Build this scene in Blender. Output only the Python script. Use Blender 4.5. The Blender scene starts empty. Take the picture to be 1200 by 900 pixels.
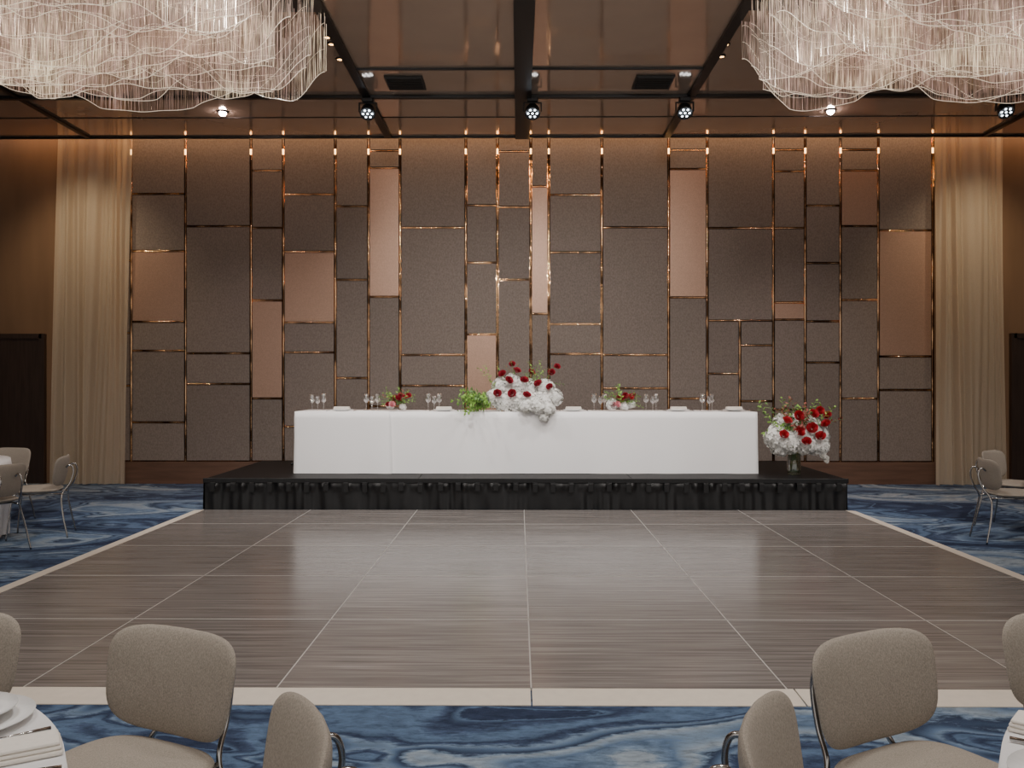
import bpy, math, random
from mathutils import Vector, Matrix
random.seed(7)
C = bpy.context.scene.collection
pi = math.pi

# ---------------------------------------------------------------- materials
def base_mat(name):
    m = bpy.data.materials.new(name); m.use_nodes = True
    nt = m.node_tree
    return m, nt, nt.nodes["Principled BSDF"]

def mat(name, col, rough=0.6, metal=0.0, vary=0.08, scale=20.0, bump=0.0, emis=None, estr=0.0, stretch=(1,1,1), spec=0.5):
    m, nt, p = base_mat(name)
    p.inputs["Roughness"].default_value = rough
    p.inputs["Metallic"].default_value = metal
    p.inputs["Specular IOR Level"].default_value = spec
    tc = nt.nodes.new("ShaderNodeTexCoord"); mp = nt.nodes.new("ShaderNodeMapping")
    mp.inputs["Scale"].default_value = stretch
    nz = nt.nodes.new("ShaderNodeTexNoise"); nz.inputs["Scale"].default_value = scale
    nz.inputs["Detail"].default_value = 4
    rp = nt.nodes.new("ShaderNodeValToRGB")
    rp.color_ramp.elements[0].position = 0.3; rp.color_ramp.elements[1].position = 0.7
    a = [max(0, c*(1-vary)) for c in col]; b = [min(1, c*(1+vary)) for c in col]
    rp.color_ramp.elements[0].color = (*a, 1); rp.color_ramp.elements[1].color = (*b, 1)
    nt.links.new(tc.outputs["Object"], mp.inputs["Vector"]); nt.links.new(mp.outputs[0], nz.inputs["Vector"])
    nt.links.new(nz.outputs["Fac"], rp.inputs[0]); nt.links.new(rp.outputs[0], p.inputs["Base Color"])
    if bump:
        bp = nt.nodes.new("ShaderNodeBump"); bp.inputs["Strength"].default_value = bump; bp.inputs["Distance"].default_value = 0.01
        nt.links.new(nz.outputs["Fac"], bp.inputs["Height"]); nt.links.new(bp.outputs[0], p.inputs["Normal"])
    if emis:
        p.inputs["Emission Color"].default_value = (*emis, 1); p.inputs["Emission Strength"].default_value = estr
    return m

def carpet_mat():
    m, nt, p = base_mat("blue_carpet"); p.inputs["Roughness"].default_value = 0.95
    p.inputs["Specular IOR Level"].default_value = 0.1
    N = nt.nodes.new; L = nt.links.new
    tc = N("ShaderNodeTexCoord"); mp = N("ShaderNodeMapping"); mp.inputs["Scale"].default_value = (0.62, 1.15, 1); mp.inputs["Location"].default_value=(5.4,.9,0); mp.inputs["Rotation"].default_value=(0,0,.12)
    n1 = N("ShaderNodeTexNoise"); n1.inputs["Scale"].default_value = 0.9; n1.inputs["Detail"].default_value = 2.2; n1.inputs["Distortion"].default_value = 1.2
    L(tc.outputs["Object"], mp.inputs[0]); L(mp.outputs[0], n1.inputs["Vector"])
    n2 = N("ShaderNodeTexNoise"); n2.inputs["Scale"].default_value = 26; n2.inputs["Detail"].default_value = 8; n2.inputs["Roughness"].default_value=.7; n2.inputs["Distortion"].default_value=.4
    mp2 = N("ShaderNodeMapping"); mp2.inputs["Scale"].default_value = (0.5,1.2,1); mp2.inputs["Rotation"].default_value=(0,0,.1)
    L(tc.outputs["Object"], mp2.inputs[0]); L(mp2.outputs[0], n2.inputs["Vector"])
    ma = N("ShaderNodeMath"); ma.operation='MULTIPLY_ADD'; ma.inputs[1].default_value=.055
    L(n2.outputs["Fac"], ma.inputs[0]); L(n1.outputs["Fac"], ma.inputs[2])
    r = N("ShaderNodeValToRGB"); cr = r.color_ramp
    nv=(.030,.042,.080); md=(.058,.084,.148); mb=(.095,.145,.235); lb=(.16,.225,.315); gb=(.255,.305,.355)
    stops = [(0.0,md),(0.35,md),(0.37,nv),(0.41,nv),(0.418,mb),(0.435,nv),(0.465,md),(0.48,mb),(0.51,mb),(0.52,nv),(0.535,md),(0.55,lb),(0.565,mb),
             (0.585,nv),(0.60,lb),(0.615,gb),(0.65,lb),(0.66,mb),(0.70,lb),(0.71,gb),(1.0,gb)]
    cr.elements[0].position = 0; cr.elements[0].color = (*stops[0][1],1)
    cr.elements[1].position = 1; cr.elements[1].color = (*stops[-1][1],1)
    for s,c in stops[1:-1]:
        e = cr.elements.new(s); e.color = (*c,1)
    L(ma.outputs[0], r.inputs[0])
    mr = N("ShaderNodeMapRange"); mr.inputs[1].default_value=.3; mr.inputs[2].default_value=.7; mr.inputs[3].default_value = 0.6; mr.inputs[4].default_value = 1.42
    L(n2.outputs["Fac"], mr.inputs[0])
    mx = N("ShaderNodeVectorMath"); mx.operation = 'SCALE'
    L(r.outputs[0], mx.inputs[0]); L(mr.outputs[0], mx.inputs["Scale"]); L(mx.outputs[0], p.inputs["Base Color"])
    bp = N("ShaderNodeBump"); bp.inputs["Strength"].default_value = .5; bp.inputs["Distance"].default_value = .012
    n3 = N("ShaderNodeTexNoise"); n3.inputs["Scale"].default_value = 150; L(tc.outputs["Object"], n3.inputs["Vector"])
    L(n3.outputs["Fac"], bp.inputs["Height"]); L(bp.outputs[0], p.inputs["Normal"])
    return m

def floor_mat():
    m, nt, p = base_mat("grey_wood_laminate"); N = nt.nodes.new; L = nt.links.new
    p.inputs["Roughness"].default_value = 0.22; p.inputs["Specular IOR Level"].default_value=.8
    tc = N("ShaderNodeTexCoord"); mp = N("ShaderNodeMapping"); mp.inputs["Scale"].default_value = (0.6, 22, 1)
    at = N("ShaderNodeAttribute"); at.attribute_name = "tone"
    sep = N("ShaderNodeSeparateColor"); L(at.outputs["Color"], sep.inputs[0])
    off = N("ShaderNodeCombineXYZ"); ml = N("ShaderNodeMath"); ml.operation='MULTIPLY'; ml.inputs[1].default_value = 40
    L(sep.outputs[1], ml.inputs[0]); L(ml.outputs[0], off.inputs[0]); L(ml.outputs[0], off.inputs[1])
    ad = N("ShaderNodeVectorMath"); L(tc.outputs["Object"], mp.inputs[0]); L(mp.outputs[0], ad.inputs[0]); L(off.outputs[0], ad.inputs[1])
    nz = N("ShaderNodeTexNoise"); nz.inputs["Scale"].default_value = 1.7; nz.inputs["Detail"].default_value = 8; nz.inputs["Roughness"].default_value=.64; nz.inputs["Distortion"].default_value=.25
    L(ad.outputs[0], nz.inputs["Vector"])
    r = N("ShaderNodeValToRGB"); cr = r.color_ramp
    cr.elements[0].position=.28; cr.elements[0].color=(.105,.092,.085,1); cr.elements[1].position=.72; cr.elements[1].color=(.36,.33,.312,1)
    e = cr.elements.new(.5); e.color=(.205,.185,.173,1)
    L(nz.outputs["Fac"], r.inputs[0])
    mr = N("ShaderNodeMapRange"); mr.inputs[3].default_value=.87; mr.inputs[4].default_value=1.10; L(sep.outputs[0], mr.inputs[0])
    sc = N("ShaderNodeVectorMath"); sc.operation='SCALE'; L(r.outputs[0], sc.inputs[0]); L(mr.outputs[0], sc.inputs["Scale"])
    L(sc.outputs[0], p.inputs["Base Color"])
    return m

def fabric_mat(name, col, metal=0.0, rough=.75, s=90, wave=.16, con=.14, spec=.5):
    m, nt, p = base_mat(name); N = nt.nodes.new; L = nt.links.new
    p.inputs["Roughness"].default_value = rough; p.inputs["Metallic"].default_value = metal; p.inputs["Specular IOR Level"].default_value = spec
    tc = N("ShaderNodeTexCoord")
    mp = N("ShaderNodeMapping"); mp.inputs["Scale"].default_value = (1, 1, .6)
    nz = N("ShaderNodeTexNoise"); nz.inputs["Scale"].default_value = s; nz.inputs["Detail"].default_value = 3
    L(tc.outputs["Object"], mp.inputs[0]); L(mp.outputs[0], nz.inputs["Vector"])
    wv = N("ShaderNodeTexWave"); wv.wave_type='BANDS'; wv.bands_direction='Z'; wv.inputs["Scale"].default_value = 20; wv.inputs["Distortion"].default_value = 3; wv.inputs["Detail"].default_value = 2
    L(tc.outputs["Object"], wv.inputs["Vector"])
    r = N("ShaderNodeValToRGB"); r.color_ramp.elements[0].position=.3; r.color_ramp.elements[1].position=.7
    r.color_ramp.elements[0].color=(*[c*(1-con) for c in col],1); r.color_ramp.elements[1].color=(*[c*(1+con) for c in col],1)
    mx = N("ShaderNodeMath"); mx.operation='MULTIPLY_ADD'; mx.inputs[1].default_value=wave
    L(wv.outputs["Fac"], mx.inputs[0]); 
    sb = N("ShaderNodeMath"); sb.operation='SUBTRACT'; sb.inputs[1].default_value=wave/2; L(nz.outputs["Fac"], sb.inputs[0]); L(sb.outputs[0], mx.inputs[2])
    L(mx.outputs[0], r.inputs[0]); L(r.outputs[0], p.inputs["Base Color"])
    bp = N("ShaderNodeBump"); bp.inputs["Strength"].default_value=.2; bp.inputs["Distance"].default_value=.003
    L(nz.outputs["Fac"], bp.inputs["Height"]); L(bp.outputs[0], p.inputs["Normal"])
    return m

def bronze_mat():
    m, nt, p = base_mat("polished_bronze"); N = nt.nodes.new; L = nt.links.new
    p.inputs["Metallic"].default_value=1; p.inputs["Roughness"].default_value=.14
    tc = N("ShaderNodeTexCoord"); nz = N("ShaderNodeTexNoise"); nz.inputs["Scale"].default_value=3.2; nz.inputs["Detail"].default_value=4
    L(tc.outputs["Object"], nz.inputs["Vector"])
    r = N("ShaderNodeValToRGB"); r.color_ramp.elements[0].position=.42; r.color_ramp.elements[0].color=(.15,.08,.042,1)
    r.color_ramp.elements[1].position=.60; r.color_ramp.elements[1].color=(1,.64,.37,1)
    L(nz.outputs["Fac"], r.inputs[0]); L(r.outputs[0], p.inputs["Base Color"])
    n2 = N("ShaderNodeTexNoise"); n2.inputs["Scale"].default_value=9; L(tc.outputs["Object"], n2.inputs["Vector"])
    bp = N("ShaderNodeBump"); bp.inputs["Strength"].default_value=.6; bp.inputs["Distance"].default_value=.02
    L(n2.outputs["Fac"], bp.inputs["Height"]); L(bp.outputs[0], p.inputs["Normal"]); return m

def sheer_mat():
    m, nt, p = base_mat("sheer_cream_voile"); N = nt.nodes.new; L = nt.links.new
    out = nt.nodes["Material Output"]
    p.inputs["Roughness"].default_value=.55; p.inputs["Sheen Weight"].default_value=.3
    tc = N("ShaderNodeTexCoord"); nz = N("ShaderNodeTexNoise"); nz.inputs["Scale"].default_value=60; L(tc.outputs["Object"], nz.inputs["Vector"])
    r = N("ShaderNodeValToRGB"); r.color_ramp.elements[0].color=(.74,.64,.49,1); r.color_ramp.elements[1].color=(.92,.82,.66,1); L(nz.outputs["Fac"], r.inputs[0]); L(r.outputs[0], p.inputs["Base Color"])
    tl = N("ShaderNodeBsdfTranslucent"); tl.inputs[0].default_value=(.9,.78,.59,1)
    tp = N("ShaderNodeBsdfTransparent")
    m1 = N("ShaderNodeMixShader"); m1.inputs[0].default_value=.45; L(p.outputs[0], m1.inputs[1]); L(tl.outputs[0], m1.inputs[2])
    m2 = N("ShaderNodeMixShader"); m2.inputs[0].default_value=.36; L(m1.outputs[0], m2.inputs[1]); L(tp.outputs[0], m2.inputs[2])
    L(m2.outputs[0], out.inputs[0]); return m

def glass_mat(name, col=(1,1,1)):
    m, nt, p = base_mat(name); N = nt.nodes.new; L = nt.links.new
    out = nt.nodes["Material Output"]
    lw = N("ShaderNodeLayerWeight"); lw.inputs[0].default_value=.35
    mr = N("ShaderNodeMapRange"); mr.inputs[3].default_value=.12; mr.inputs[4].default_value=.95; L(lw.outputs["Facing"], mr.inputs[0])
    tp = N("ShaderNodeBsdfTransparent"); tp.inputs[0].default_value=(*col,1)
    gl = N("ShaderNodeBsdfGlossy"); gl.inputs["Roughness"].default_value=.08; gl.inputs[0].default_value=(1,1,1,1)
    mx = N("ShaderNodeMixShader"); L(mr.outputs[0], mx.inputs[0]); L(tp.outputs[0], mx.inputs[1]); L(gl.outputs[0], mx.inputs[2])
    L(mx.outputs[0], out.inputs[0]); return m

def strand_mat():
    m, nt, p = base_mat("crystal_strand"); N = nt.nodes.new; L = nt.links.new
    p.inputs["Base Color"].default_value=(.42,.36,.30,1); p.inputs["Roughness"].default_value=.15; p.inputs["Metallic"].default_value=.3
    tc = N("ShaderNodeTexCoord")
    nz = N("ShaderNodeTexNoise"); nz.inputs["Scale"].default_value=1.9; nz.inputs["Detail"].default_value=4; nz.inputs["Roughness"].default_value=.6
    L(tc.outputs["Object"], nz.inputs["Vector"])
    mp = N("ShaderNodeMapping"); mp.inputs["Scale"].default_value=(60,60,4); L(tc.outputs["Object"], mp.inputs[0])
    n2 = N("ShaderNodeTexNoise"); n2.inputs["Scale"].default_value=1.0; n2.inputs["Detail"].default_value=2; L(mp.outputs[0], n2.inputs["Vector"])
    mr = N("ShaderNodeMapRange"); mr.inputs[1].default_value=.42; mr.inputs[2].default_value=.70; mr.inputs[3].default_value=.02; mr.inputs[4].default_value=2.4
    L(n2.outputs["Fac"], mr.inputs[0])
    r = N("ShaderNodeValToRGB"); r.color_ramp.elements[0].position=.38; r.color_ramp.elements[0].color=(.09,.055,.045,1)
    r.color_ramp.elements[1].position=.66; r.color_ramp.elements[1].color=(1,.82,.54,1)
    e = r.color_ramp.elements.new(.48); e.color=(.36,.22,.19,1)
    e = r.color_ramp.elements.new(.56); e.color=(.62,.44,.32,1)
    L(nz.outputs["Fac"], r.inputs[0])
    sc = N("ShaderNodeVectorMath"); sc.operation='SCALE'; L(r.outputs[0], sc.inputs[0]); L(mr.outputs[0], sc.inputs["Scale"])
    L(sc.outputs[0], p.inputs["Emission Color"]); p.inputs["Emission Strength"].default_value=.85  # lit sparkle of the rods put into emission; crystals are no light source
    return m

M = {}
M["carpet"]=carpet_mat(); M["dance"]=floor_mat()
M["seam"]=mat("aluminium_seam",(.56,.54,.51),.4,.2,.05)
M["ramp"]=mat("cream_edge_trim",(.74,.66,.56),.45,.0,.04)
M["fabA"]=fabric_mat("taupe_wall_fabric",(.213,.176,.153),0,.85,60,.16,.20,.2)
M["fabB"]=fabric_mat("dark_taupe_wall_fabric",(.190,.157,.137),0,.85,60,.16,.20,.2)
M["fabC"]=fabric_mat("rose_bronze_wall_fabric",(.40,.255,.185),.5,.42,120)
M["bronze"]=bronze_mat()
M["brown"]=mat("brown_veneer",(.19,.115,.068),.5,0,.15,3,0,stretch=(1,1,.2))
M["darkwood"]=mat("dark_door_wood",(.035,.022,.018),.4,0,.25,6,stretch=(6,1,.4))
M["basewood"]=mat("baseboard_wood",(.13,.07,.045),.4,0,.2,6,stretch=(.3,1,3))
M["ceil"]=mat("taupe_gloss_ceiling",(.62,.49,.39),.08,0.6,.04,2)
M["ceil2"]=mat("side_wall_paint",(.25,.18,.13),.7)
M["black"]=mat("black_metal",(.012,.012,.013),.4,.3,.2)
M["vent"]=mat("vent_grille_black",(.02,.02,.02),.6)
M["sheer"]=sheer_mat()
M["linen"]=mat("white_linen",(.90,.89,.89),.85,0,.012,120,.05)
M["napkin"]=mat("folded_napkin_linen",(.78,.73,.66),.85,0,.03,90,.1)
M["chairfab"]=fabric_mat("taupe_chair_tweed",(.315,.275,.228),0,.9,330,0,.25)
M["chrome"]=mat("chrome_tube",(.40,.385,.37),.18,1,.03)
M["skirt"]=mat("black_stage_skirt",(.005,.005,.0055),.45,0,.3,15,spec=.4)
M["deck"]=mat("black_stage_deck",(.006,.0055,.006),.5,0,.4,8,spec=.2)
M["white"]=mat("white_porcelain",(.85,.85,.84),.15,0,.01)
M["steel"]=mat("cutlery_steel",(.55,.55,.55),.15,1,.02)
M["glass"]=glass_mat("clear_glass"); M["vase"]=glass_mat("vase_glass",(.9,.96,.86))
M["hyd"]=mat("white_petal",(.90,.89,.85),.7,0,.05,40)
M["hydcore"]=mat("pale_green_bloom_core",(.60,.64,.50),.8,0,.1,30)
M["rose"]=mat("burgundy_petal",(.34,.014,.032),.6,0,.4,30)
M["redrose"]=mat("red_petal",(.50,.02,.035),.6,0,.3,30)
M["pink"]=mat("pink_petal",(.80,.38,.42),.6,0,.15,30)
M["leaf"]=mat("bright_green_leaf",(.24,.44,.07),.55,0,.35,25)
M["dleaf"]=mat("dark_green_leaf",(.12,.23,.06),.55,0,.35,25)
M["rleaf"]=mat("reddish_leaf",(.26,.07,.05),.55,0,.35,25)
M["stem"]=mat("green_stem",(.16,.28,.08),.6)
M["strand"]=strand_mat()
M["bead"]=mat("crystal_bead_edge",(.8,.72,.62),.25,.2,.05,20,emis=(1,.84,.64),estr=.8)  # emission imitates lamplight caught by the beads
M["led"]=mat("cool_led",(.8,.9,1),.3,emis=(.80,.90,1),estr=7)
M["warmbulb_glint"]=mat("warm_bulb_and_glint",(1,.8,.5),.3,emis=(1,.52,.18),estr=7)
M["hotbulb"]=mat("bright_bulb",(1,.9,.9),.3,emis=(1,.76,.70),estr=150)

# ---------------------------------------------------------------- mesh builder
class MB:
    def __init__(s): s.v=[]; s.f=[]; s.m=[]
    def add(s, vs, fs, mi=0):
        o=len(s.v); s.v+= [tuple(v) for v in vs]; s.f += [tuple(i+o for i in f) for f in fs]; s.m += [mi]*len(fs)
    def box(s, x0,x1,y0,y1,z0,z1, mi=0):
        s.add([(x0,y0,z0),(x1,y0,z0),(x1,y1,z0),(x0,y1,z0),(x0,y0,z1),(x1,y0,z1),(x1,y1,z1),(x0,y1,z1)],
              [(3,2,1,0),(4,5,6,7),(0,1,5,4),(1,2,6,5),(2,3,7,6),(3,0,4,7)], mi)
    def tube(s, path, r, seg=8, mi=0, cap=True):
        P=[Vector(p) for p in path]; n=len(P); vs=[]; fs=[]
        R = r if isinstance(r,(list,tuple)) else [r]*n
        up=Vector((0,0,1)); t0=(P[1]-P[0]).normalized()
        if abs(t0.dot(up))>.9: up=Vector((1,0,0))
        nrm=(up-t0*up.dot(t0)).normalized()
        for i in range(n):
            t=(P[min(i+1,n-1)]-P[max(i-1,0)]).normalized()
            nrm=(nrm-t*nrm.dot(t)).normalized(); b=t.cross(nrm)
            for k in range(seg):
                a=2*pi*k/seg; vs.append(P[i]+(nrm*math.cos(a)+b*math.sin(a))*R[i])
        for i in range(n-1):
            for k in range(seg):
                k2=(k+1)%seg; fs.append((i*seg+k,i*seg+k2,(i+1)*seg+k2,(i+1)*seg+k))
        if cap:
            fs.append(tuple(range(seg-1,-1,-1))); fs.append(tuple((n-1)*seg+k for k in range(seg)))
        s.add(vs,fs,mi)
    def lathe(s, prof, seg=24, c=(0,0,0), mi=0):
        vs=[];fs=[];n=len(prof)
        for (r,z) in prof:
            for k in range(seg):
                a=2*pi*k/seg; vs.append((c[0]+r*math.cos(a),c[1]+r*math.sin(a),c[2]+z))
        for i in range(n-1):
            for k in range(seg):
                k2=(k+1)%seg; fs.append((i*seg+k,i*seg+k2,(i+1)*seg+k2,(i+1)*seg+k))
        s.add(vs,fs,mi)
    def grid(s, nu, nv, fn, mi=0, flip=False):
        vs=[fn(i/nu,j/nv) for j in range(nv+1) for i in range(nu+1)]; fs=[]
        for j in range(nv):
            for i in range(nu):
                a=j*(nu+1)+i; f=(a,a+1,a+nu+2,a+nu+1); fs.append(f[::-1] if flip else f)
        s.add(vs,fs,mi)
    def build(s, name, mats, smooth=True, parent=None, loc=(0,0,0), rot=(0,0,0)):
        me=bpy.data.meshes.new(name); me.from_pydata(s.v,[],s.f)
        for m in (mats if isinstance(mats,(list,tuple)) else [mats]): me.materials.append(M[m])
        for p,mi in zip(me.polygons,s.m): p.material_index=mi; p.use_smooth=smooth
        me.update()
        ob=bpy.data.objects.new(name,me); C.objects.link(ob); ob.location=loc; ob.rotation_euler=rot
        if parent: ob.parent=parent
        return ob
def empty(name, loc=(0,0,0), rot=(0,0,0), parent=None):
    e=bpy.data.objects.new(name,None); e.empty_display_size=.1; C.objects.link(e); e.location=loc; e.rotation_euler=rot
    if parent: e.parent=parent
    return e
def tag(o,label,cat,group=None):
    o["label"]=label; o["category"]=cat
    if group: o["group"]=group
    return o
def struct(o,label=None):
    o["kind"]="structure"
    if label: o["label"]=label
    return o
def clone(root, loc, rot=(0,0,0), label=None, scale=None):
    def rec(o,par):
        c=o.copy(); C.objects.link(c)
        if par is not None: c.parent=par
        for ch in list(o.children): rec(ch,c)
        return c
    n=rec(root,None); n.location=loc; n.rotation_euler=rot
    if scale: n.scale=(scale,)*3
    if label: n["label"]=label
    return n
def bevel(o,w=.005,seg=2):
    b=o.modifiers.new("bevel",'BEVEL'); b.width=w; b.segments=seg; b.limit_method='ANGLE'; return o
def boxobj(name,x0,x1,y0,y1,z0,z1,m,parent=None,bv=0):
    cx,cy,cz=(x0+x1)/2,(y0+y1)/2,z0
    b=MB(); b.box(x0-cx,x1-cx,y0-cy,y1-cy,0,z1-z0); o=b.build(name,m,False,parent,(cx,cy,cz))
    if bv: bevel(o,bv)
    return o

WY=12.6; K=1006/WY
def wx(p): return (p-608)/K
def wz(p): return 1.5+(447-p)/K
HC=5.0

# ---------------------------------------------------------------- room shell
struct(boxobj("floor",-9,9,-1.5,13,-.1,0,"carpet"),"navy and pale blue swirling patterned carpet")
struct(boxobj("ceiling",-9,9,-1.5,12.27,HC,HC+.12,"ceil"),"glossy taupe panelled ceiling")
struct(boxobj("wall_left",-9.1,-9,-1.5,13,0,5.6,"ceil2")); struct(boxobj("wall_right",9,9.1,-1.5,13,0,5.6,"ceil2"))
struct(boxobj("ceiling_cove",-9,9,12.2,12.9,5.5,5.6,"ceil2"))
wall=MB(); wall.box(-9,9,WY,WY+.1,0,5.5); wallo=struct(wall.build("wall_back","brown",False),"feature wall with taupe fabric panels and bronze strips")

cols=[ # x0,x1,seams,{rose panel index}
(140,153,[238,305,390,452],set()),
(153,217,[227,294,377,411,495],{2}),
(217,294,[265,414,450],set()),
(294,332,[200,267,352,467],{3}),
(332,393,[228,295,378,413,500],{2}),
(393,432,[242,328,443],set()),
(432,469,[177,197,348,476],{2}),
(469,546,[267,416,452],set()),
(546,583,[241,308,392],{3}),
(583,622,[178,243,328,443],set()),
(622,643,[219,368],{1}),
(643,705,[229,296,380,415],set()),
(705,783,[267,416,455],set()),
(783,828,[177,199,349,467],{2}),
(828,905,[268,376],set()),
(905,942,[177,202,268,355,375,480],{4}),
(942,983,[242,309,377,425],set()),
(983,1027,[177,201,266,352,467],{2}),
(1027,1090,[271,418,457],{1}),
]
pan=MB(); strip=MB(); g=.018; gv=.022
TOP=5.45; BOT=wz(541); DP=.03
def bev_panel(x0,x1,z0,z1,mi):
    pan.box(x0+gv,x1-gv,WY-DP,WY-.002,z0+g,z1-g,mi)
strip.box(wx(140),wx(1090)+.03,WY-.012,WY-.003,BOT,TOP)
for ci,(a,b,ss,rose) in enumerate(cols):
    xa,xb=wx(a),wx(b)
    zs=[TOP]+[wz(s) for s in ss]+[BOT]
    for i in range(len(zs)-1):
        z1,z0=zs[i],zs[i+1]
        mi=2 if i in rose else (0 if (i*3+ci*2)%5<3 else 1)
        if a==828 and i==len(zs)-2:
            xm=wx(866)
            for (u,w,sub) in ((xa,xm,[438]),(xm,xb,[405,470])):
                zz=[z1]+[wz(s) for s in sub]+[z0]
                for q in range(len(zz)-1): bev_panel(u,w,zz[q+1],zz[q],(q+1)%2)
            continue
        bev_panel(xa,xb,z0,z1,mi)
def bead_h(x0,x1,z):
    strip.tube([(x0,WY-.016,z),(x1,WY-.016,z)],.011,6,cap=False)
def bead_v(x,z0,z1):
    strip.tube([(x,WY-.016,z0),(x,WY-.016,z1)],.012,6,cap=False)
for (a,b,ss,_) in cols:
    for s in ss: bead_h(wx(a)+gv,wx(b)-gv,wz(s))
for (a,b,_,_) in cols[1:]+[(1090,0,0,0)]: bead_v(wx(a),BOT,TOP)
bead_v(wx(866),BOT,wz(376))
for s in (438,): bead_h(wx(828)+gv,wx(866)-gv,wz(s))
for s in (405,470): bead_h(wx(866)+gv,wx(905)-gv,wz(s))
po=pan.build("fabric_panel",["fabA","fabB","fabC"],False,wallo); po["label"]="taupe woven fabric wall cladding panels"
so=strip.build("metal_inlay","bronze",True,wallo); so["label"]="polished bronze strips between wall panels"
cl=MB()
for (a,b,_,_) in cols[1:]+[(1090,0,0,0)]: cl.box(wx(a)-.012,wx(a)+.012,WY-.034,WY-.026,4.83,4.91)  # glowing boxes stand in for cove light reflected in the strips, not lamps
co_=cl.build("strip_top_glint","warmbulb_glint",False,wallo); co_["label"]="small glow boxes imitating cove light reflected at bronze strip tops"
struct(boxobj("baseboard_back",wx(140),wx(1090)+.03,WY-.05,WY-.002,0,BOT,"basewood"),"dark wood baseboard below fabric wall")
for nm,x0,x1 in (("door_1",-8.7,-7.0),("door_2",7.2,8.9)):
    d=MB(); d.box(x0,(x0+x1)/2-.004,WY-.05,WY-.002,0,2.13); d.box((x0+x1)/2+.004,x1,WY-.05,WY-.002,0,2.13)
    for xx in (x0,x1): d.box(xx-.04,xx+.04,WY-.07,WY-.002,0,2.2)
    d.box(x0,x1,WY-.07,WY-.002,2.13,2.2)
    mid=(x0+x1)/2
    for xx in (mid-.08,mid+.08): d.tube([(xx,WY-.05,.9),(xx,WY-.09,.9),(xx,WY-.09,1.2),(xx,WY-.05,1.2)],.01,6)
    struct(d.build(nm,"darkwood",False),"dark wood double door")
tn=[1]
def trim(x0,x1,y0,y1,z0,z1,m="black"):
    struct(boxobj("trim_%d"%tn[0],x0,x1,y0,y1,z0,z1,m),"black ceiling lighting track"); tn[0]+=1
for xc,w,dr in ((-6.15,.03,.03),(-1.86,.05,.035),(.05,.10,.06),(2.10,.05,.035),(6.6,.03,.03)):
    trim(xc-w,xc+w,4.5,12.2,HC-dr,HC-.001)
trim(-8.9,8.9,10.46,10.52,HC-.04,HC-.002); trim(-1.81,2.05,9.57,9.60,HC-.02,HC-.002); trim(-8.9,8.9,12.23,12.27,HC-.025,HC-.001)
trim(-8.9,8.9,7.2,7.22,HC-.02,HC-.002); trim(-8.9,8.9,11.35,11.365,HC-.008,HC-.001)
for px in (475,765):
    x=(px-608)/1006*10.03
    v=MB(); v.box(-.22,.22,-.22,.22,-.02,0)
    for i in range(9): v.box(-.2,.2,-.2+i*.045,-.185+i*.045,-.03,-.02)
    tag(v.build("ceiling_vent","vent",False,None,(x,10.03,HC)),"square black slatted air vent in ceiling","vent","ceiling vents")

# ---------------------------------------------------------------- dance floor
FT=.014
DX=[.06+1.235*i for i in range(-3,4)]; DY=[4.16+1.197*i for i in range(0,5)]+[9.93]
df=MB(); tones=[]
for i in range(6):
    for j in range(5):
        df.box(DX[i]+.003,DX[i+1]-.003,DY[j]+.003,DY[j+1]-.003,0.001,FT)
        tones += [(random.random(),random.random())]*8
dfo=df.build("dance_floor","dance",False)
att=dfo.data.attributes.new("tone",'FLOAT_COLOR','POINT')
for k,(a,b) in enumerate(tones): att.data[k].color=(a,b,0,1)
tag(dfo,"portable grey wood-look dance floor of square panels on carpet","dance floor")
sm=MB()
for x in DX[1:-1]: sm.box(x-.0035,x+.0035,DY[0],DY[-1],.002,FT+.0005)
for y in DY[1:-1]: sm.box(DX[0],DX[-1],y-.006,y+.006,.002,FT+.0005)
sm.build("seam_strip","seam",False,dfo)["label"]="thin aluminium seams between floor panels"
def ramp(x0,x1,y0,y1,side):
    b=MB(); h=FT+.0005; l=.005
    zz={'f':(l,l,h,h),'l':(l,h,h,l),'r':(h,l,l,h)}[side]
    xs=[(x0,y0),(x1,y0),(x1,y1),(x0,y1)]
    b.add([(x,y,0.001) for x,y in xs]+[(x,y,z) for (x,y),z in zip(xs,zz)],[(3,2,1,0),(4,5,6,7),(0,1,5,4),(1,2,6,5),(2,3,7,6),(3,0,4,7)])
    o=b.build("edge_ramp","ramp",False,dfo); o["label"]="cream sloped edge trim"
for a,b_ in ((DX[0]-.12,DX[3]-.004),(DX[3]+.004,DX[4]+.03),(DX[4]+.038,DX[6]+.12)): ramp(a,b_,3.965,4.157,'f')
ramp(DX[0]-.12,DX[0]-.002,4.16,9.93,'l'); ramp(DX[6]+.002,DX[6]+.12,4.16,9.93,'r')

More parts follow.
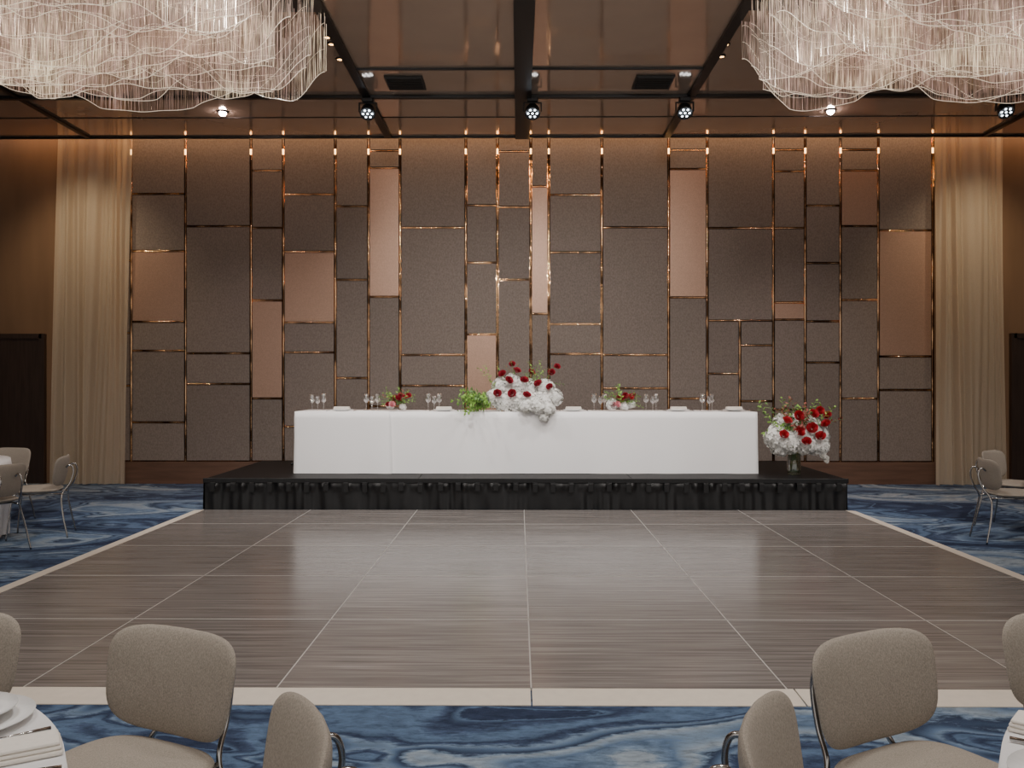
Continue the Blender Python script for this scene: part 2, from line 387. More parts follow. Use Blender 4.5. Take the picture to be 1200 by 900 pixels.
# ---------------------------------------------------------------- stage
SX0,SX1,SH=-3.66,3.80,.37
st=empty("stage",((SX0+SX1)/2,11.1,0)); tag(st,"low black portable stage platform with gathered black skirt","stage")
hw=(SX1-SX0)/2; FY=-1.10
b=MB()
for i in range(3):
    x0=-hw+i*2*hw/3; b.box(x0+.003,x0+2*hw/3-.003,FY+.01,1.1,SH-.06,SH)
dk=b.build("deck","deck",False,st); bevel(dk,.006)
b=MB(); rs=random.Random(5); phs=[rs.random()*6 for _ in range(6)]
def skirt(path_fn,L,nx):
    def f(u,v):
        x=u*L
        fold=.006*math.sin(x*47+2.6*math.sin(x*3.1+phs[0])+2.0*math.sin(x*7.3+phs[1]))+.010*math.sin(x*15+phs[2]+2.2*math.sin(x*4.3)+2*v)
        lump=math.exp(-((v-.78)/.12)**2)*(.016+.014*math.sin(x*29+2.4*math.sin(x*5.7+phs[4]))+.007*math.sin(x*61+phs[5]))
        off=fold*(.4+.6*(1-v))+.016*(1-v)+lump
        z=v*(SH-.015)+.003
        return path_fn(x,off,z)
    b.grid(nx,16,f)
skirt(lambda x,o,z:(-hw+x,FY-.01-o,z),2*hw,1300)
skirt(lambda x,o,z:(hw+.01+o,FY+x,z),2.18,280)
skirt(lambda x,o,z:(-hw-.01-o,FY+2.18-x,z),2.18,280)
b.build("skirt","skirt",True,st)["label"]="gathered black fabric skirt"
b=MB()
b.box(-hw-.02,hw+.02,FY-.032,FY-.01,SH-.05,SH+.003)
for i in range(34):
    x=-hw+.11+i*(2*hw-.22)/33+rs.uniform(-.012,.012); w_=.03
    b.box(x-w_,x+w_,FY-.064,FY-.056,SH-.15+rs.uniform(-.012,.012),SH-.055)
    b.box(x-w_,x+w_,FY-.058,FY-.03,SH-.055,SH-.045)
bb=b.build("skirt_clip_band","skirt",False,st); bb["label"]="black hook band with tabs clipping the skirt"; bevel(bb,.004)
c=MB(); pts=[(-3.05+.012*i, 11.5+.12*math.sin(i*.5), SH+.02+.02*abs(math.sin(i*.7))) for i in range(30)]
c.tube(pts,.014,6); tag(c.build("power_cable","black"),"black cable lying on the stage deck","cable")

# ---------------------------------------------------------------- head table
TX0,TX1,TY0,TY1,TZ=-2.735,2.91,10.5,11.25,SH+.755
tb=empty("banquet_table",((TX0+TX1)/2,(TY0+TY1)/2,SH+.001)); tag(tb,"long head table with white floor-length tablecloth on stage","table")
def cloth(x0,x1,y0,y1,h,extra,seed,yb=None):
    rnd=random.Random(seed); step=.03
    def seg(a,b2):
        d=(Vector(b2)-Vector(a)); n=max(2,int(d.length/step)); nn=Vector((d.y,-d.x)).normalized()
        return [(Vector(a)+d*(i/n),nn) for i in range(n)]
    P=seg((x0,y0),(x1,y0))+seg((x1,y0),(x1,y1))+seg((x1,y1),(x0,y1))+seg((x0,y1),(x0,y0))
    n=len(P); rows=10; b=MB(); vs=[]; ph=[rnd.random()*6 for _ in range(4)]
    for j in range(rows+1):
        t=j/rows
        for i,(p,nn) in enumerate(P):
            s=i*step
            nv=(P[(i-1)%n][1]+nn).normalized()
            am=t**1.2*(.009*math.sin(s*3.1+ph[0])+.007*math.sin(s*7.7+ph[1])+.004*math.sin(s*15+ph[2]))
            o=extra+.004+ .012*t**1.5 + am
            if j==0: o=extra*.5
            vs.append((p.x+nv.x*o,p.y+nv.y*o,h+extra-(0 if j==0 else .008)-t*(h-.012+extra)))
    fs=[]
    for j in range(rows):
        for i in range(n):
            i2=(i+1)%n; fs.append(((j+1)*n+i,(j+1)*n+i2,j*n+i2,j*n+i))
    fs.append(tuple(range(n)))
    b.add(vs,fs); return b
cx,cy=(TX0+TX1)/2,(TY0+TY1)/2
xs=(457-608)/1006*10.5
cloth(TX0-cx,TX1-cx,TY0-cy,TY1-cy,.755,0.0,3).build("tablecloth","linen",True,tb)
cloth(TX0-cx-.006,xs-cx,TY0-cy-.014,TY1-cy+.014,.755,.006,5).build("tablecloth","linen",True,tb)
tt=TZ+.008

def wine_glass(h=.2,r=.036):
    b=MB(); b.lathe([(0.001,0),(.034,.001),(.034,.003),(.006,.008),(.004,.02),(.004,h*.45),(.012,h*.48),(r*.8,h*.56),(r,h*.68),(r*.92,h*.85),(r*.78,h),(r*.75,h),(r*.88,h*.85),(r*.95,h*.68),(r*.75,h*.57),(.002,h*.5)],16)
    return b
wg=wine_glass().build("wine_glass","glass",True,None,(0,0,0)); tag(wg,"clear stemmed wine glass on the white head table","wine glass","wine glasses on the head table")
first=True
for px in (369,433,506,701,762,828):
    for k,(dx,dy) in enumerate(((-.05,.04),(.03,.0),(.085,.09))):
        X=(px-608)/1006*10.85+dx; loc=(X,10.85+dy,tt); s=1.05 if k!=1 else .92
        if first: wg.location=loc; first=False
        else: clone(wg,loc,(0,0,0),None,s)
def plate_mb(r=.135):
    b=MB(); b.lathe([(0.001,.003),(r*.6,.003),(r*.68,.006),(r,.016),(r,.019),(r*.66,.010),(0.001,.008)],36); b.lathe([(r*.55,0),(r*.6,.003)],36); return b
pl=plate_mb().build("dinner_plate","white"); tag(pl,"white dinner plate set on the head table","plate","plates on the tables")
nb=MB()
nb.box(-.1,.1,-.045,.045,0,.012); nb.box(-.098,.098,-.043,.04,.012,.022); nb.box(-.095,.095,-.04,.036,.022,.032)
nap=nb.build("folded_napkin","napkin",False); bevel(nap,.005); tag(nap,"folded cream napkin lying on a plate","napkin","napkins on the tables")
kb=MB(); kb.tube([(0,-.11,.005),(0,-.02,.006),(0,.0,.005)],[.005,.006,.004],8); kb.box(-.008,.008,0,.11,.003,.005)
kn=kb.build("table_knife","steel"); tag(kn,"polished steel table knife beside a plate","knife","knives on the tables")
fb=MB(); fb.tube([(0,-.1,.005),(0,.03,.005)],[.005,.003],8); fb.box(-.011,.011,.03,.05,.003,.006)
for q in range(4): fb.box(-.011+q*.006,-.008+q*.006,.05,.09,.003,.006)
fk=fb.build("table_fork","steel"); tag(fk,"polished steel table fork beside a plate","fork","forks on the tables")
first=True
for px in (400,520,672,795,860):
    X=(px-608)/1006*10.7; yy=10.72
    if first:
        pl.location=(X,yy,tt); nap.location=(X,yy,tt+.02); kn.location=(X+.17,yy,tt); fk.location=(X-.17,yy,tt); first=False
    else:
        clone(pl,(X,yy,tt)); clone(nap,(X,yy,tt+.02),(0,0,random.uniform(-.1,.1))); clone(kn,(X+.17,yy,tt)); clone(fk,(X-.17,yy,tt))

# ---------------------------------------------------------------- flowers
def hydrangea_mesh(r=.085,n=230):
    b=MB(); rnd=random.Random(2)
    for i in range(n):
        z=1-2*(i+.5)/n
        if z<-.85: continue
        a=i*2.39996; q=math.sqrt(1-z*z); d=Vector((q*math.cos(a),q*math.sin(a),z)); R=r*rnd.uniform(.82,1.12)
        d2=(d+Vector((rnd.uniform(-.4,.4),rnd.uniform(-.4,.4),rnd.uniform(-.4,.4)))).normalized()
        t=d2.orthogonal().normalized(); w=d2.cross(t); th=rnd.random()*pi; c=d*R; s=r*.19
        for k in range(4):
            an=th+k*pi/2; e=t*math.cos(an)+w*math.sin(an); f=d2.cross(e)
            b.add([c-d2*.004,c+e*s*.6+f*s*.45+d2*.004,c+e*s*1.1-d2*.002,c+e*s*.6-f*s*.45+d2*.004],[(0,1,2,3)])
    b.lathe([(.001,-r*.55),(r*.45,-r*.4),(r*.6,0),(r*.45,r*.4),(.001,r*.6)],14,mi=1)
    return b
def rose_mesh(r=.04):
    b=MB()
    for ring,(rr,hh,nn) in enumerate(((.28,.95,3),(.55,.95,4),(.82,.85,5),(1.08,.6,6))):
        for k in range(nn):
            a0=2*pi*k/nn+ring*.7; hwid=pi/nn*1.25
            def f(u,v,a0=a0,hwid=hwid,rr=rr,hh=hh):
                uu=(u-.5)*2; a=a0+uu*hwid*(1-.35*v**3); rad=r*rr*(.35+.65*math.sin(v*1.5))*(1+.12*v*v)
                z=r*1.5*hh*v*(1-.18*uu*uu*v)-r*.5
                return (rad*math.cos(a),rad*math.sin(a),z)
            b.grid(4,4,f)
    return b
def leaf(b,c,d,up,L,W,mi):
    d=Vector(d).normalized(); s=d.cross(Vector(up)).normalized(); n=s.cross(d)
    c=Vector(c)
    b.add([c,c+d*L*.35+s*W*.5-n*W*.12,c+d*L*.7+s*W*.36-n*W*.1,c+d*L-n*W*.2,c+d*L*.7-s*W*.36-n*W*.1,c+d*L*.35-s*W*.5-n*W*.12,c+d*L*.4+n*W*.08,c+d*L*.72+n*W*.06],
          [(0,1,6),(1,2,7,6),(2,3,7),(0,6,5),(6,7,4,5),(7,3,4)],mi)
def sprig(rnd,L=.3,bend=.1,leafL=.05,n=14,dir=(0,0,1)):
    b=MB(); d=Vector(dir).normalized(); side=d.orthogonal().normalized(); side=Matrix.Rotation(rnd.random()*6,3,d)@side
    pts=[d*L*t+side*bend*t*t for t in [i/8 for i in range(9)]]
    b.tube(pts,[.003*(1-.6*i/8) for i in range(9)],5,0)
    for i in range(n):
        t=.15+.85*i/n; p=d*L*t+side*bend*t*t
        o=Matrix.Rotation(i*2.4+rnd.random(),3,d)@d.orthogonal().normalized()
        leaf(b,p,o+d*.6,d,leafL*rnd.uniform(.7,1.2),leafL*.55,1)
    return b
hyd0=hydrangea_mesh(); rose0=rose_mesh()
def arrangement(loc,label,items,sprigs,seed):
    rnd=random.Random(seed); e=empty("flower_arrangement",loc); tag(e,label,"flower arrangement")
    cache={}
    for kind,x,y,z,s in items:
        if kind=='h': nm,mt,bb='hydrangea_bloom',['hyd','hydcore'],hyd0
        elif kind=='r': nm,mt,bb='rose_bloom','rose',rose0
        elif kind=='R': nm,mt,bb='rose_bloom','redrose',rose0
        elif kind=='p': nm,mt,bb='rose_bloom','pink',rose0
        elif kind=='w': nm,mt,bb='orchid_bloom','hyd',rose0
        if kind not in cache: o=bb.build(nm,mt,True,e); cache[kind]=o
        else:
            o=cache[kind].copy(); C.objects.link(o); o.parent=e
        o.location=(x,y,z); o.scale=(s,s,s)
        o.rotation_euler=(rnd.uniform(.5,1.3),rnd.uniform(-.4,.4),rnd.uniform(-.6,.6)) if kind!='h' else (rnd.uniform(-.3,.6),rnd.uniform(-.4,.4),rnd.random()*6)
        o["label"]={'h':"white hydrangea head",'r':"burgundy rose",'R':"bright red rose",'p':"pink rose",'w':"small white blossom"}[kind]
    for (x,y,z,dr,L,ll,n,mt) in sprigs:
        sp=sprig(rnd,L,L*.3,ll,n,dr).build("leaf_sprig",["stem",mt],False,e,(x,y,z))
    return e
rr=random.Random(4)
it=[]
for x,y,z,s in ((-.25,-.02,.16,1.4),(-.12,-.06,.11,1.5),(.03,-.08,.11,1.5),(.18,-.10,.12,1.55),(.34,-.08,.12,1.55),(.20,.0,.26,1.5),(.37,-.02,.26,1.5),(-.16,.02,.29,1.5),(.04,.0,.28,1.4),(.47,-.05,.17,1.3),(-.04,-.02,.36,1.15),
                (.28,-.27,.06,1.1),(.40,-.27,.03,1.0),(.12,-.26,.06,.95),(.35,-.27,-.07,.7)):
    it.append(('h',x,y,z,s))
for x,y,z,s in ((-.22,-.17,.22,1.1),(-.04,-.22,.22,1.15),(-.08,-.17,.38,1.15),(-.16,-.10,.46,1.1),(.11,-.17,.38,1.15),(.14,-.24,.20,1.1),(.45,-.03,.48,1.0),(.52,-.03,.55,.9),(.28,-.15,.34,1.1),
                (.02,-.08,.50,1.1),(.42,-.17,.30,.95),(.20,0,.48,1.0),(-.04,-.04,.58,.9)):
    it.append(('r',x,y,z,s))
sp=[]
for i in range(32):
    sp.append((-.34+rr.uniform(-.12,.06),-.08+rr.uniform(-.12,.08),.08+rr.uniform(-.02,.10),(-1+rr.uniform(-.2,.6),rr.uniform(-.9,.1),rr.uniform(-.45,.40)),rr.uniform(.24,.42),.055,14,("leaf","leaf","dleaf")[i%3]))
for i in range(12):
    sp.append((rr.uniform(-.25,.40),-.05,.2,(rr.uniform(-.9,1),-.2,1),rr.uniform(.32,.46),.042,10,("dleaf","leaf")[i%2]))
for i in range(8): sp.append((-.14+.08*i,.0,.26,(rr.uniform(-.6,.8),-.1,1),.38,.028,9,"rleaf"))
sp.append((.28,0,.28,(.8,0,.9),.36,.035,10,"dleaf")); sp.append((.30,-.1,.28,(1,0,.5),.3,.04,10,"dleaf"))
arrangement(((604-608)/1006*10.72,10.72,tt),"low arrangement of white hydrangeas, burgundy roses and greenery on head table",it,sp,1)
for px,wh in ((467,False),(728,True)):
    it=[];sp=[]; r2=random.Random(px)
    for i in range(9):
        a=i*2.4; q=.03+.09*math.sqrt(i/9); it.append((('r','R','r','p')[i%4],q*1.25*math.cos(a),-.10+q*math.sin(a)*.4,.11+.06*math.sin(a*1.7+1)+.03,.85))
    it+= [('h',-.10,-.03,.07,.6),('h',.06,-.05,.05,.5)] if not wh else [('h',-.12,-.05,.08,.8),('h',.03,-.07,.06,.65),('h',.12,-.03,.08,.6)]
    for i in range(22):
        a=i*1.9; sp.append((0,-.05,.08,(math.cos(a),math.sin(a)*.4-.1,r2.uniform(.05,1.3)),r2.uniform(.20,.28),.036,10,("dleaf","leaf","rleaf","leaf")[i%4]))
    arrangement(((px-608)/1006*10.8,10.8,tt),"small posy of red, pink and white flowers on head table",it,sp,px)
it=[]
for x,y,z,s in ((-.22,-.06,.46,1.7),(-.10,-.13,.40,1.6),(.05,-.12,.46,1.6),(.17,-.06,.40,1.6),(.02,0,.58,1.6),(.18,0,.58,1.6),(-.12,.03,.60,1.5),(.10,-.15,.36,1.3),(.28,.0,.48,1.6),(-.18,-.05,.34,1.3),(.26,-.1,.36,1.4)):
    it.append(('h',x,y,z,s))
for x,y,z,s in ((-.02,-.28,.54,1.35),(.13,-.27,.58,1.4),(.24,-.24,.48,1.3),(.0,-.19,.72,1.35),(-.14,-.19,.66,1.3),(.34,-.14,.62,1.3),(.38,-.08,.72,1.1),(.18,-.17,.74,1.3),(.06,-.29,.42,1.2),(-.20,-.26,.50,1.2),(.28,-.1,.78,1.1)):
    it.append(('R',x,y,z,s))
for i in range(5): it.append(('w',.26+.017*i+.02*(i%2),-.16,.30-.03*i,.8))
sp=[]
for i in range(36):
    sp.append((rr.uniform(-.2,.22),rr.uniform(-.15,.05),.52,(rr.uniform(-1.2,1.0),rr.uniform(-.5,.2),rr.uniform(.0,1.6)),rr.uniform(.28,.44),.05,14,("dleaf","rleaf","leaf")[i%3]))
ar=arrangement((3.34,10.45,SH+.001),"tall arrangement of white hydrangeas and red roses in glass vase",it,sp,9)
v=MB(); v.lathe([(.001,.004),(.075,.004),(.08,.0),(.082,.01),(.082,.33),(.078,.33),(.077,.02),(.001,.018)],32); v.build("glass_vase","vase",True,ar)["label"]="clear cylindrical glass vase"
s_=MB()
for i in range(22):
    a=i*2.4; r1=.03+.03*((i*7)%5)/5; s_.tube([(r1*math.cos(a),r1*math.sin(a),.03),(0.02*math.cos(a),.02*math.sin(a),.22),(r1*math.cos(a+3),r1*math.sin(a+3),.42)],.006,5)
s_.build("flower_stem","stem",True,ar)["kind"]="stuff"

# ---------------------------------------------------------------- curtains
def curtain(x0,x1,lean,label,seed):
    b=MB(); rnd=random.Random(seed); w=x1-x0; ph=[rnd.random()*6 for _ in range(8)]
    def f(u,v):
        s=u*w
        x=x0+s+lean*(1-v)+.03*math.sin(u*9+v*2)*(1-v)+.02*math.sin(s*11+v*3+ph[6])
        fold=.042*math.sin(s*2*pi/.24+ph[0]+3.0*math.sin(s*4+ph[1]+v*.9))+.016*math.sin(s*2*pi/.09+ph[2]+2.6*math.sin(s*7+ph[3]-v*1.5))+.018*math.sin(s*2*pi/.41+ph[4]+v*2)
        return (x-x0, fold*(.7+.35*(1-v)), .012+v*(5.35))
    b.grid(300,30,f)
    o=b.build("curtain","sheer",True,None,(x0,12.42,0)); tag(o,label,"curtain","sheer curtains beside the panel wall")
curtain((66-608)/1006*12.4,(153-608)/1006*12.4,-.11,"floor-length sheer cream curtain beside bronze panelled wall",1)
curtain((1093-608)/1006*12.4,(1174-608)/1006*12.4,.03,"floor-length sheer cream curtain beside dark doorway",2)

# ---------------------------------------------------------------- chairs
def pad(w,h,t,nexp,curve=0.0,taper=0.0,dome=.35):
    b=MB(); seg=64; rings=[0,.25,.5,.7,.84,.93,.98,1.0]
    def pt(r,k,side):
        a=2*pi*k/seg; c,s=math.cos(a),math.sin(a)
        x=math.copysign(abs(c)**(2/nexp),c)*w/2*r; z=math.copysign(abs(s)**(2/nexp),s)*h/2*r
        x*=1+taper*z/(h/2)
        th=t/2*(max(0,1-r**5)**.5*(1-dome)+dome*(1-r*r))
        y=side*th+curve*(x/(w/2))**2
        return (x,y,z)
    vs=[];fs=[]
    for side in (1,-1):
        o=len(vs)
        for r in rings[1:]:
            for k in range(seg): vs.append(pt(r,k,side))
        vs.append(pt(0,0,side)); cidx=len(vs)-1
        nr=len(rings)-1
        for i in range(nr-1):
            for k in range(seg):
                k2=(k+1)%seg; f=(o+i*seg+k,o+i*seg+k2,o+(i+1)*seg+k2,o+(i+1)*seg+k); fs.append(f if side>0 else f[::-1])
        for k in range(seg):
            f=(cidx,o+(k+1)%seg,o+k); fs.append(f if side>0 else f[::-1])
    b.add(vs,fs); return b
def smooth_path(P,n=6):
    P=[Vector(p) for p in P]; out=[]
    Q=[P[0]]+P+[P[-1]]
    for i in range(1,len(Q)-2):
        p0,p1,p2,p3=Q[i-1:i+3]
        for k in range(n):
            t=k/n; out.append(.5*((2*p1)+(p2-p0)*t+(2*p0-5*p1+4*p2-p3)*t*t+(3*p1-p0-3*p2+p3)*t**3))
    out.append(P[-1]); return out
def make_chair():
    e=empty("dining_chair"); 
    st_=pad(.46,.43,.065,3.6); st_.v=[(x,z,y) for x,y,z in st_.v]; st_.f=[f[::-1] for f in st_.f]
    st_.build("seat","chairfab",True,e,(0,0,.455))["label"]="taupe tweed upholstered seat pad"
    bk=pad(.485,.295,.05,4.0,.05,.05); bo=bk.build("backrest","chairfab",True,e,(0,-.235,.632),(math.radians(11),0,0)); bo["label"]="curved taupe tweed backrest with rounded corners"
    for sx in (-1,1):
        b=MB(); b.tube(smooth_path([(sx*.09,-.265,.665),(sx*.094,-.29,.688),(sx*.098,-.322,.675),(sx*.103,-.332,.61),(sx*.115,-.30,.51),(sx*.135,-.25,.435),(sx*.165,-.238,.36),(sx*.195,-.26,.2),(sx*.215,-.30,.0)]),.0085,10)
        b.tube([(sx*.14,-.24,.415),(sx*.16,-.14,.42),(sx*.18,.12,.42)],.0085,8)
        b.build("leg","chrome",True,e)["label"]="curved chrome tube rear leg"
        b=MB(); b.tube(smooth_path([(sx*.165,.10,.422),(sx*.185,.155,.42),(sx*.20,.18,.36),(sx*.21,.20,.2),(sx*.22,.22,0)]),.0085,10)
        b.build("leg","chrome",True,e)["label"]="chrome tube front leg"
    b=MB(); b.tube([(-.16,-.1,.418),(.16,-.1,.418)],.009,8); b.tube([(-.175,.1,.418),(.175,.1,.418)],.009,8); b.build("seat_frame","chrome",True,e)
    return e
ch=make_chair(); chfirst=[True]
def chair_at(tc,ang,dist,label,tw=0):
    a=math.radians(ang); x=tc[0]+dist*math.cos(a); y=tc[1]+dist*math.sin(a)
    rz=a+pi/2+math.radians(tw)
    if chfirst[0]:
        ch.location=(x,y,0.001); ch.rotation_euler=(0,0,rz); tag(ch,label,"chair","dining chairs around the round tables"); chfirst[0]=False
    else: clone(ch,(x,y,0.001),(0,0,rz),label)
LT=(-1.69,1.29); RT=(1.75,1.31); FL=(-5.76,7.95); FR=(5.75,7.9)
near="taupe upholstered dining chair with chrome legs beside laid round table"
far="taupe upholstered chair with chrome legs on carpet beside dance floor"
for a,t,d in ((94,0,1.14),(58,7,1.15),(24.0,1,1.12)): chair_at(LT,a,d,near,t)
for a,t,d in ((91,0,1.14),(125,-7,1.14),(156.0,-1,1.11)): chair_at(RT,a,d,near,t)
for a in (18,79,-22): chair_at(FL,a,1.14,far)
for a in (171,127): chair_at(FR,a,1.14,far)

# ---------------------------------------------------------------- round tables
def round_table(c,label):
    e=empty("round_table",(c[0],c[1],0)); tag(e,label,"table","round tables with white cloths")
    b=MB(); seg=144; rows=12; vs=[]; R=.9
    for j in range(rows+1):
        t=j/rows
        for k in range(seg):
            a=2*pi*k/seg; r=R-.012 if j==0 else R+ (t**1.1)*(-.05+.022*math.sin(a*16)+.010*math.sin(a*27+1))
            z=.75 if j==0 else .742-t*.725
            vs.append((r*math.cos(a),r*math.sin(a),z))
    fs=[tuple(range(seg))]
    for j in range(rows):
        for k in range(seg):
            k2=(k+1)%seg; fs.append(((j+1)*seg+k,(j+1)*seg+k2,j*seg+k2,j*seg+k))
    b.add(vs,fs); b.build("tablecloth","linen",True,e)
    p=MB(); p.lathe([(.25,.0),(.25,.02),(.04,.05),(.04,.70),(.2,.72),(.2,.735)],24); p.build("pedestal","black",True,e)
    return e
round_table(LT,"round banquet table with white linen and place settings")
round_table(RT,"round banquet table with white linen and place settings")
round_table(FL,"round banquet table with plain white linen beside curtain"); round_table(FR,"round banquet table with plain white linen on blue carpet")
def setting(tc,ang,top=None):
    def P(an,r,z=.7505): a=math.radians(an); return (tc[0]+r*math.cos(a),tc[1]+r*math.sin(a),z)
    rz=math.radians(ang)+pi/2
    clone(pl,P(ang,.75),(0,0,0),"white dinner plate on the round table")
    s2=clone(pl,P(ang,.75,.7705),(0,0,0),"small white side plate stacked on a dinner plate"); s2.scale=(.74,.74,.9)
    clone(kn,P(ang+11.7,.775,.752),(0,0,rz+.21),"polished steel table knife beside a plate")
    clone(fk,P(ang-11.7,.775,.752),(0,0,rz-.21),"polished steel table fork beside a plate")
    n=clone(nap,P(ang-18.3,.775,.7505),(0,0,rz+pi/2-.33),"folded cream napkin on white tablecloth"); n.scale=(1.1,1.05,.8)
for a in (50,88,12): setting(LT,a)
for a in (120,158,82): setting(RT,a)

# ---------------------------------------------------------------- stage lights
def stage_light(x,y,aim):
    e=empty("stage_light",(x,y,HC-.041)); e.scale=(.85,.85,.85); tag(e,"black moving head stage light with cool LEDs hung from track","stage light","moving head lights on ceiling track")
    b=MB(); b.box(-.08,.08,-.07,.07,-.06,0); o=b.build("mount_base","black",False,e); bevel(o,.01)
    b=MB(); b.box(-.125,.125,-.025,.025,-.075,-.06)
    for s in (-1,1): b.box(s*.125-.008,s*.125+.008,-.025,.025,-.2,-.06)
    o=b.build("yoke","black",False,e); bevel(o,.006)
    b=MB(); b.lathe([(.001,.09),(.07,.085),(.095,.04),(.105,-.03),(.11,-.07),(.104,-.07),(.1,-.06),(.001,-.06)],28)
    h=b.build("lamp_head","black",True,e,(0,0,-.18),(math.radians(-aim),0,0))
    for k in range(7):
        a=k*pi/3; rr_=0 if k==6 else .064
        l=MB(); l.lathe([(.001,-.07),(.012,-.068),(.017,-.06)],12)
        l.build("led_lens","led",True,h,(rr_*math.cos(a),rr_*math.sin(a),0))
for px in (431,624,802,1175): stage_light((px-608)/1006*10.49,10.49,35)
def spot_fixture(x,y,m,label,r=.05,drop=.0):
    e=empty("ceiling_downlight",(x,y,HC)); tag(e,label,"downlight","ceiling downlights")
    b=MB(); b.lathe([(r*1.5,0),(r*1.5,-.012),(r*1.05,-.016),(r,-.004)],24); b.build("bezel","black",True,e)
    b=MB(); b.lathe([(.001,-.014-drop),(r*.6,-.012-drop*.8),(r*.98,-.012-drop*.4),(r*.98,-.003)],20); b.build("bulb",m,True,e)
spot_fixture(-3.84,11.1,"hotbulb","bright round ceiling downlight near the feature wall",.045,.05)
spot_fixture(4.02,11.1,"hotbulb","bright round ceiling downlight near the feature wall",.045,.05)
for px,py in ((388,50),(398,68),(845,66),(850,52),(383,42)):
    z=3521/(447-py); spot_fixture((px-608)/1006*z,z,"warmbulb_glint","small warm recessed ceiling downlight",.03)

# ---------------------------------------------------------------- chandeliers
def chandelier(x0,x1,y0,y1,inner,label,seed):
    rnd=random.Random(seed); cx=(x0+x1)/2; cy=(y0+y1)/2
    e=empty("chandelier",(cx,cy,HC)); tag(e,label,"chandelier","crystal strand chandeliers")
    b=MB(); b.box(x0-cx+.1,x1-cx-.1,y0-cy+.05,y1-cy-.05,-.03,0); b.build("ceiling_plate","black",False,e)
    S=MB(); E=MB(); ns=20
    for i in range(ns):
        yb=y0+(y1-y0)*i/(ns-1); ph=[rnd.random()*6 for _ in range(8)]; k1=rnd.uniform(1.2,2.2); k2=rnd.uniform(3.0,5)
        cut=rnd.uniform(0,.55)
        a0=x0+(cut if inner<0 else 0); a1=x1-(cut if inner>0 else 0)
        def yy(x): return yb+.14*math.sin(k1*x+ph[0])+.08*math.sin(k2*x+ph[1])
        base=4.17+.02*rnd.uniform(-1,1)
        amp=rnd.uniform(.8,1.3)
        def bot(x):
            z=base+amp*(.085*math.sin(k1*1.7*x+ph[2])+.07*math.sin(k2*1.25*x+ph[3]+.9*math.sin(2.3*x+ph[5])))+.012*math.sin(17*x+ph[4])
            z= z if z>4.11 else 4.11-(4.11-z)*.35
            de=(a1-x) if inner>0 else (x-a0)
            return z+.35*math.exp(-(de/.22)**2)*(.5+.5*math.sin(ph[6]))
        x=a0
        while x<a1:
            zb=bot(x); y=yy(x)+rnd.uniform(-.02,.02); r=rnd.choice((.0013,.0018,.0025))
            zt=min(4.97,zb+rnd.uniform(.35,1.0))
            c0=(x-cx,y-cy); vs=[]; th=rnd.random()*2; lx=rnd.uniform(-.02,.02)
            for zz,dx in ((zb-HC,0),(zt-HC,lx)):
                for q in range(3):
                    an=q*2.094+th; vs.append((c0[0]+dx+r*math.cos(an),c0[1]+r*math.sin(an),zz))
            S.add(vs,[(0,1,4,3),(1,2,5,4),(2,0,3,5)])
            x+=rnd.uniform(.006,.014)
        for lev in range(3):
            pts=[]; x=a0; of=lev*rnd.uniform(.12,.28); pp=rnd.random()*6
            while x<a1:
                pts.append((x-cx,yy(x)-cy,min(4.95,bot(x)+of+(.05*math.sin(4*x+pp) if lev else 0))-HC)); x+=.025
            E.tube(pts,.0026 if lev==0 else .0014,3,cap=False)
        for w_ in range(4):
            x=a0+(a1-a0)*(w_+.5)/4; S.tube([(x-cx,yy(x)-cy,-.03),(x-cx,yy(x)-cy,bot(x)+.3-HC)],.002,3,cap=False)
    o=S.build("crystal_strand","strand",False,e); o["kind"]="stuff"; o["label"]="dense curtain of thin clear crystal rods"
    o=E.build("wavy_bead_chain","bead",True,e); o["kind"]="stuff"; o["label"]="undulating bead edges with glow put into the material"
    for px_ in (.25,.75):
        l=bpy.data.lights.new("chandelier_lamp",'POINT'); l.energy=20; l.color=(1,.74,.58); l.shadow_soft_size=.15
        lo=bpy.data.objects.new("lamp",l); C.objects.link(lo); lo.parent=e; lo.location=((px_-.5)*(x1-x0),0,-.35)
chandelier(-5.6,-1.80,6.0,8.1,1,"large cloud-like chandelier of crystal rods with pinkish glow",11)
chandelier(2.04,5.9,6.0,8.1,-1,"large cloud-like chandelier of layered wavy crystal rods",12)

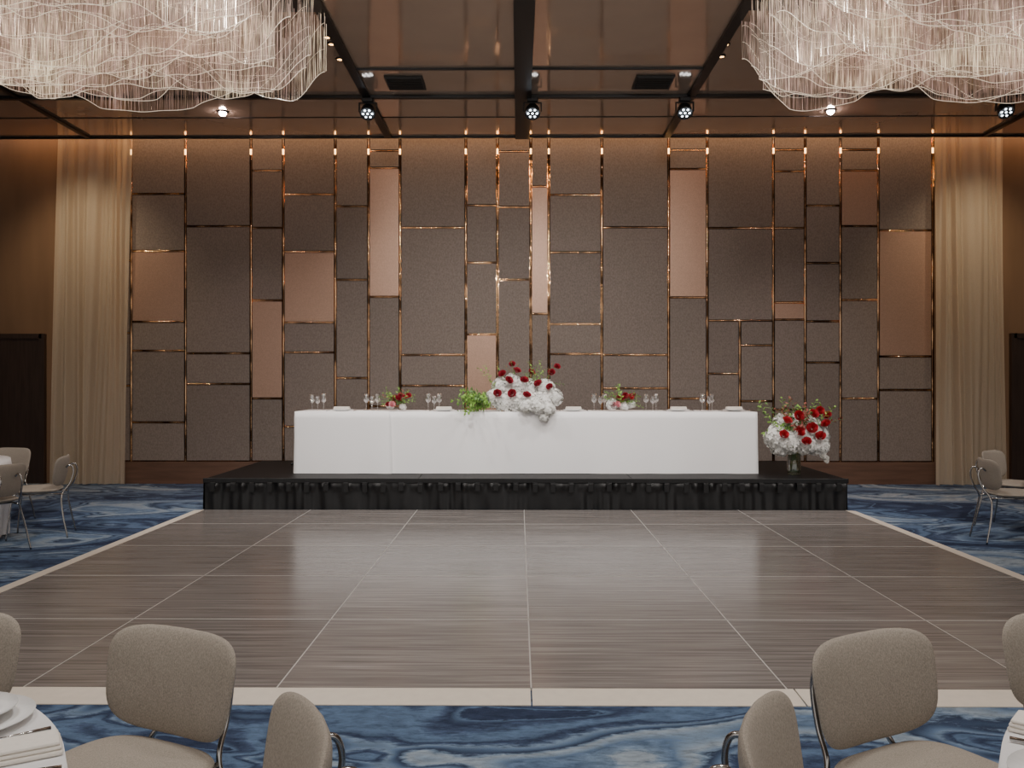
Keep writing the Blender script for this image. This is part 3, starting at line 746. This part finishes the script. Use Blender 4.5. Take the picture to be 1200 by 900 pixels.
# ---------------------------------------------------------------- lights
def light(kind,name,loc,aim,energy,col,**kw):
    l=bpy.data.lights.new(name,kind); l.energy=energy; l.color=col
    for k,v in kw.items(): setattr(l,k,v)
    o=bpy.data.objects.new(name,l); C.objects.link(o); o.location=loc
    o.rotation_euler=(Vector(aim)-Vector(loc)).to_track_quat('-Z','Y').to_euler(); return o
light('AREA',"cove_strip_light",(.15,12.42,5.4),(.15,12.5,0),105,(1,.50,.17),shape='RECTANGLE',size=15.5,size_y=.12)
for x in (-4.8,-1.7,1.7,4.8):
    light('SPOT',"added_wall_wash",(x,5.0,4.9),(x*.9,12.2,1.1),660,(1,.94,.89),spot_size=math.radians(75),spot_blend=.9,shadow_soft_size=.25)  # added wash from out of view, no fixtures modelled; lights wall and head table
for x in (-2.5,2.5):
    light('SPOT',"floor_spot",(x,8.9,4.9),(x*.6,8.9,0),330,(1,.95,.91),spot_size=math.radians(110),spot_blend=.9,shadow_soft_size=.1)
for x in (-2.5,0,2.5):
    light('SPOT',"front_spot",(x,3.0,4.9),(x,3.6,0),290,(1,.96,.92),spot_size=math.radians(120),spot_blend=.9,shadow_soft_size=.3)
for x in (-3.84,4.02):
    light('SPOT',"wall_downlight_spot",(x,11.1,4.80),(x,11.3,0),120,(1,.85,.8),spot_size=math.radians(90),spot_blend=.9,shadow_soft_size=.05)
for x in (-6.3,6.55):
    light('SPOT',"added_curtain_fill",(x,10.9,4.95),(x,12.45,2.6),160,(1,.78,.52),spot_size=math.radians(85),spot_blend=1,shadow_soft_size=.06)  # added fill to brighten the sheer curtains, no fixture here
light('SPOT',"table_spot",(0,8.2,4.9),(0,11.2,.9),340,(1,.98,.97),spot_size=math.radians(90),spot_blend=.9,shadow_soft_size=.15)
w=bpy.data.worlds.new("world"); bpy.context.scene.world=w; w.use_nodes=True
bg=w.node_tree.nodes["Background"]; bg.inputs[0].default_value=(1,.96,.92,1); bg.inputs[1].default_value=.88

# ---------------------------------------------------------------- camera
cd=bpy.data.cameras.new("camera"); co=bpy.data.objects.new("camera",cd); C.objects.link(co)
cd.sensor_width=36; cd.lens=36*1006/1200; cd.shift_y=-.0025; cd.clip_start=.05
co.location=(0,0,1.5); co.rotation_euler=(pi/2,0,math.atan(8/1006))
bpy.context.scene.camera=co
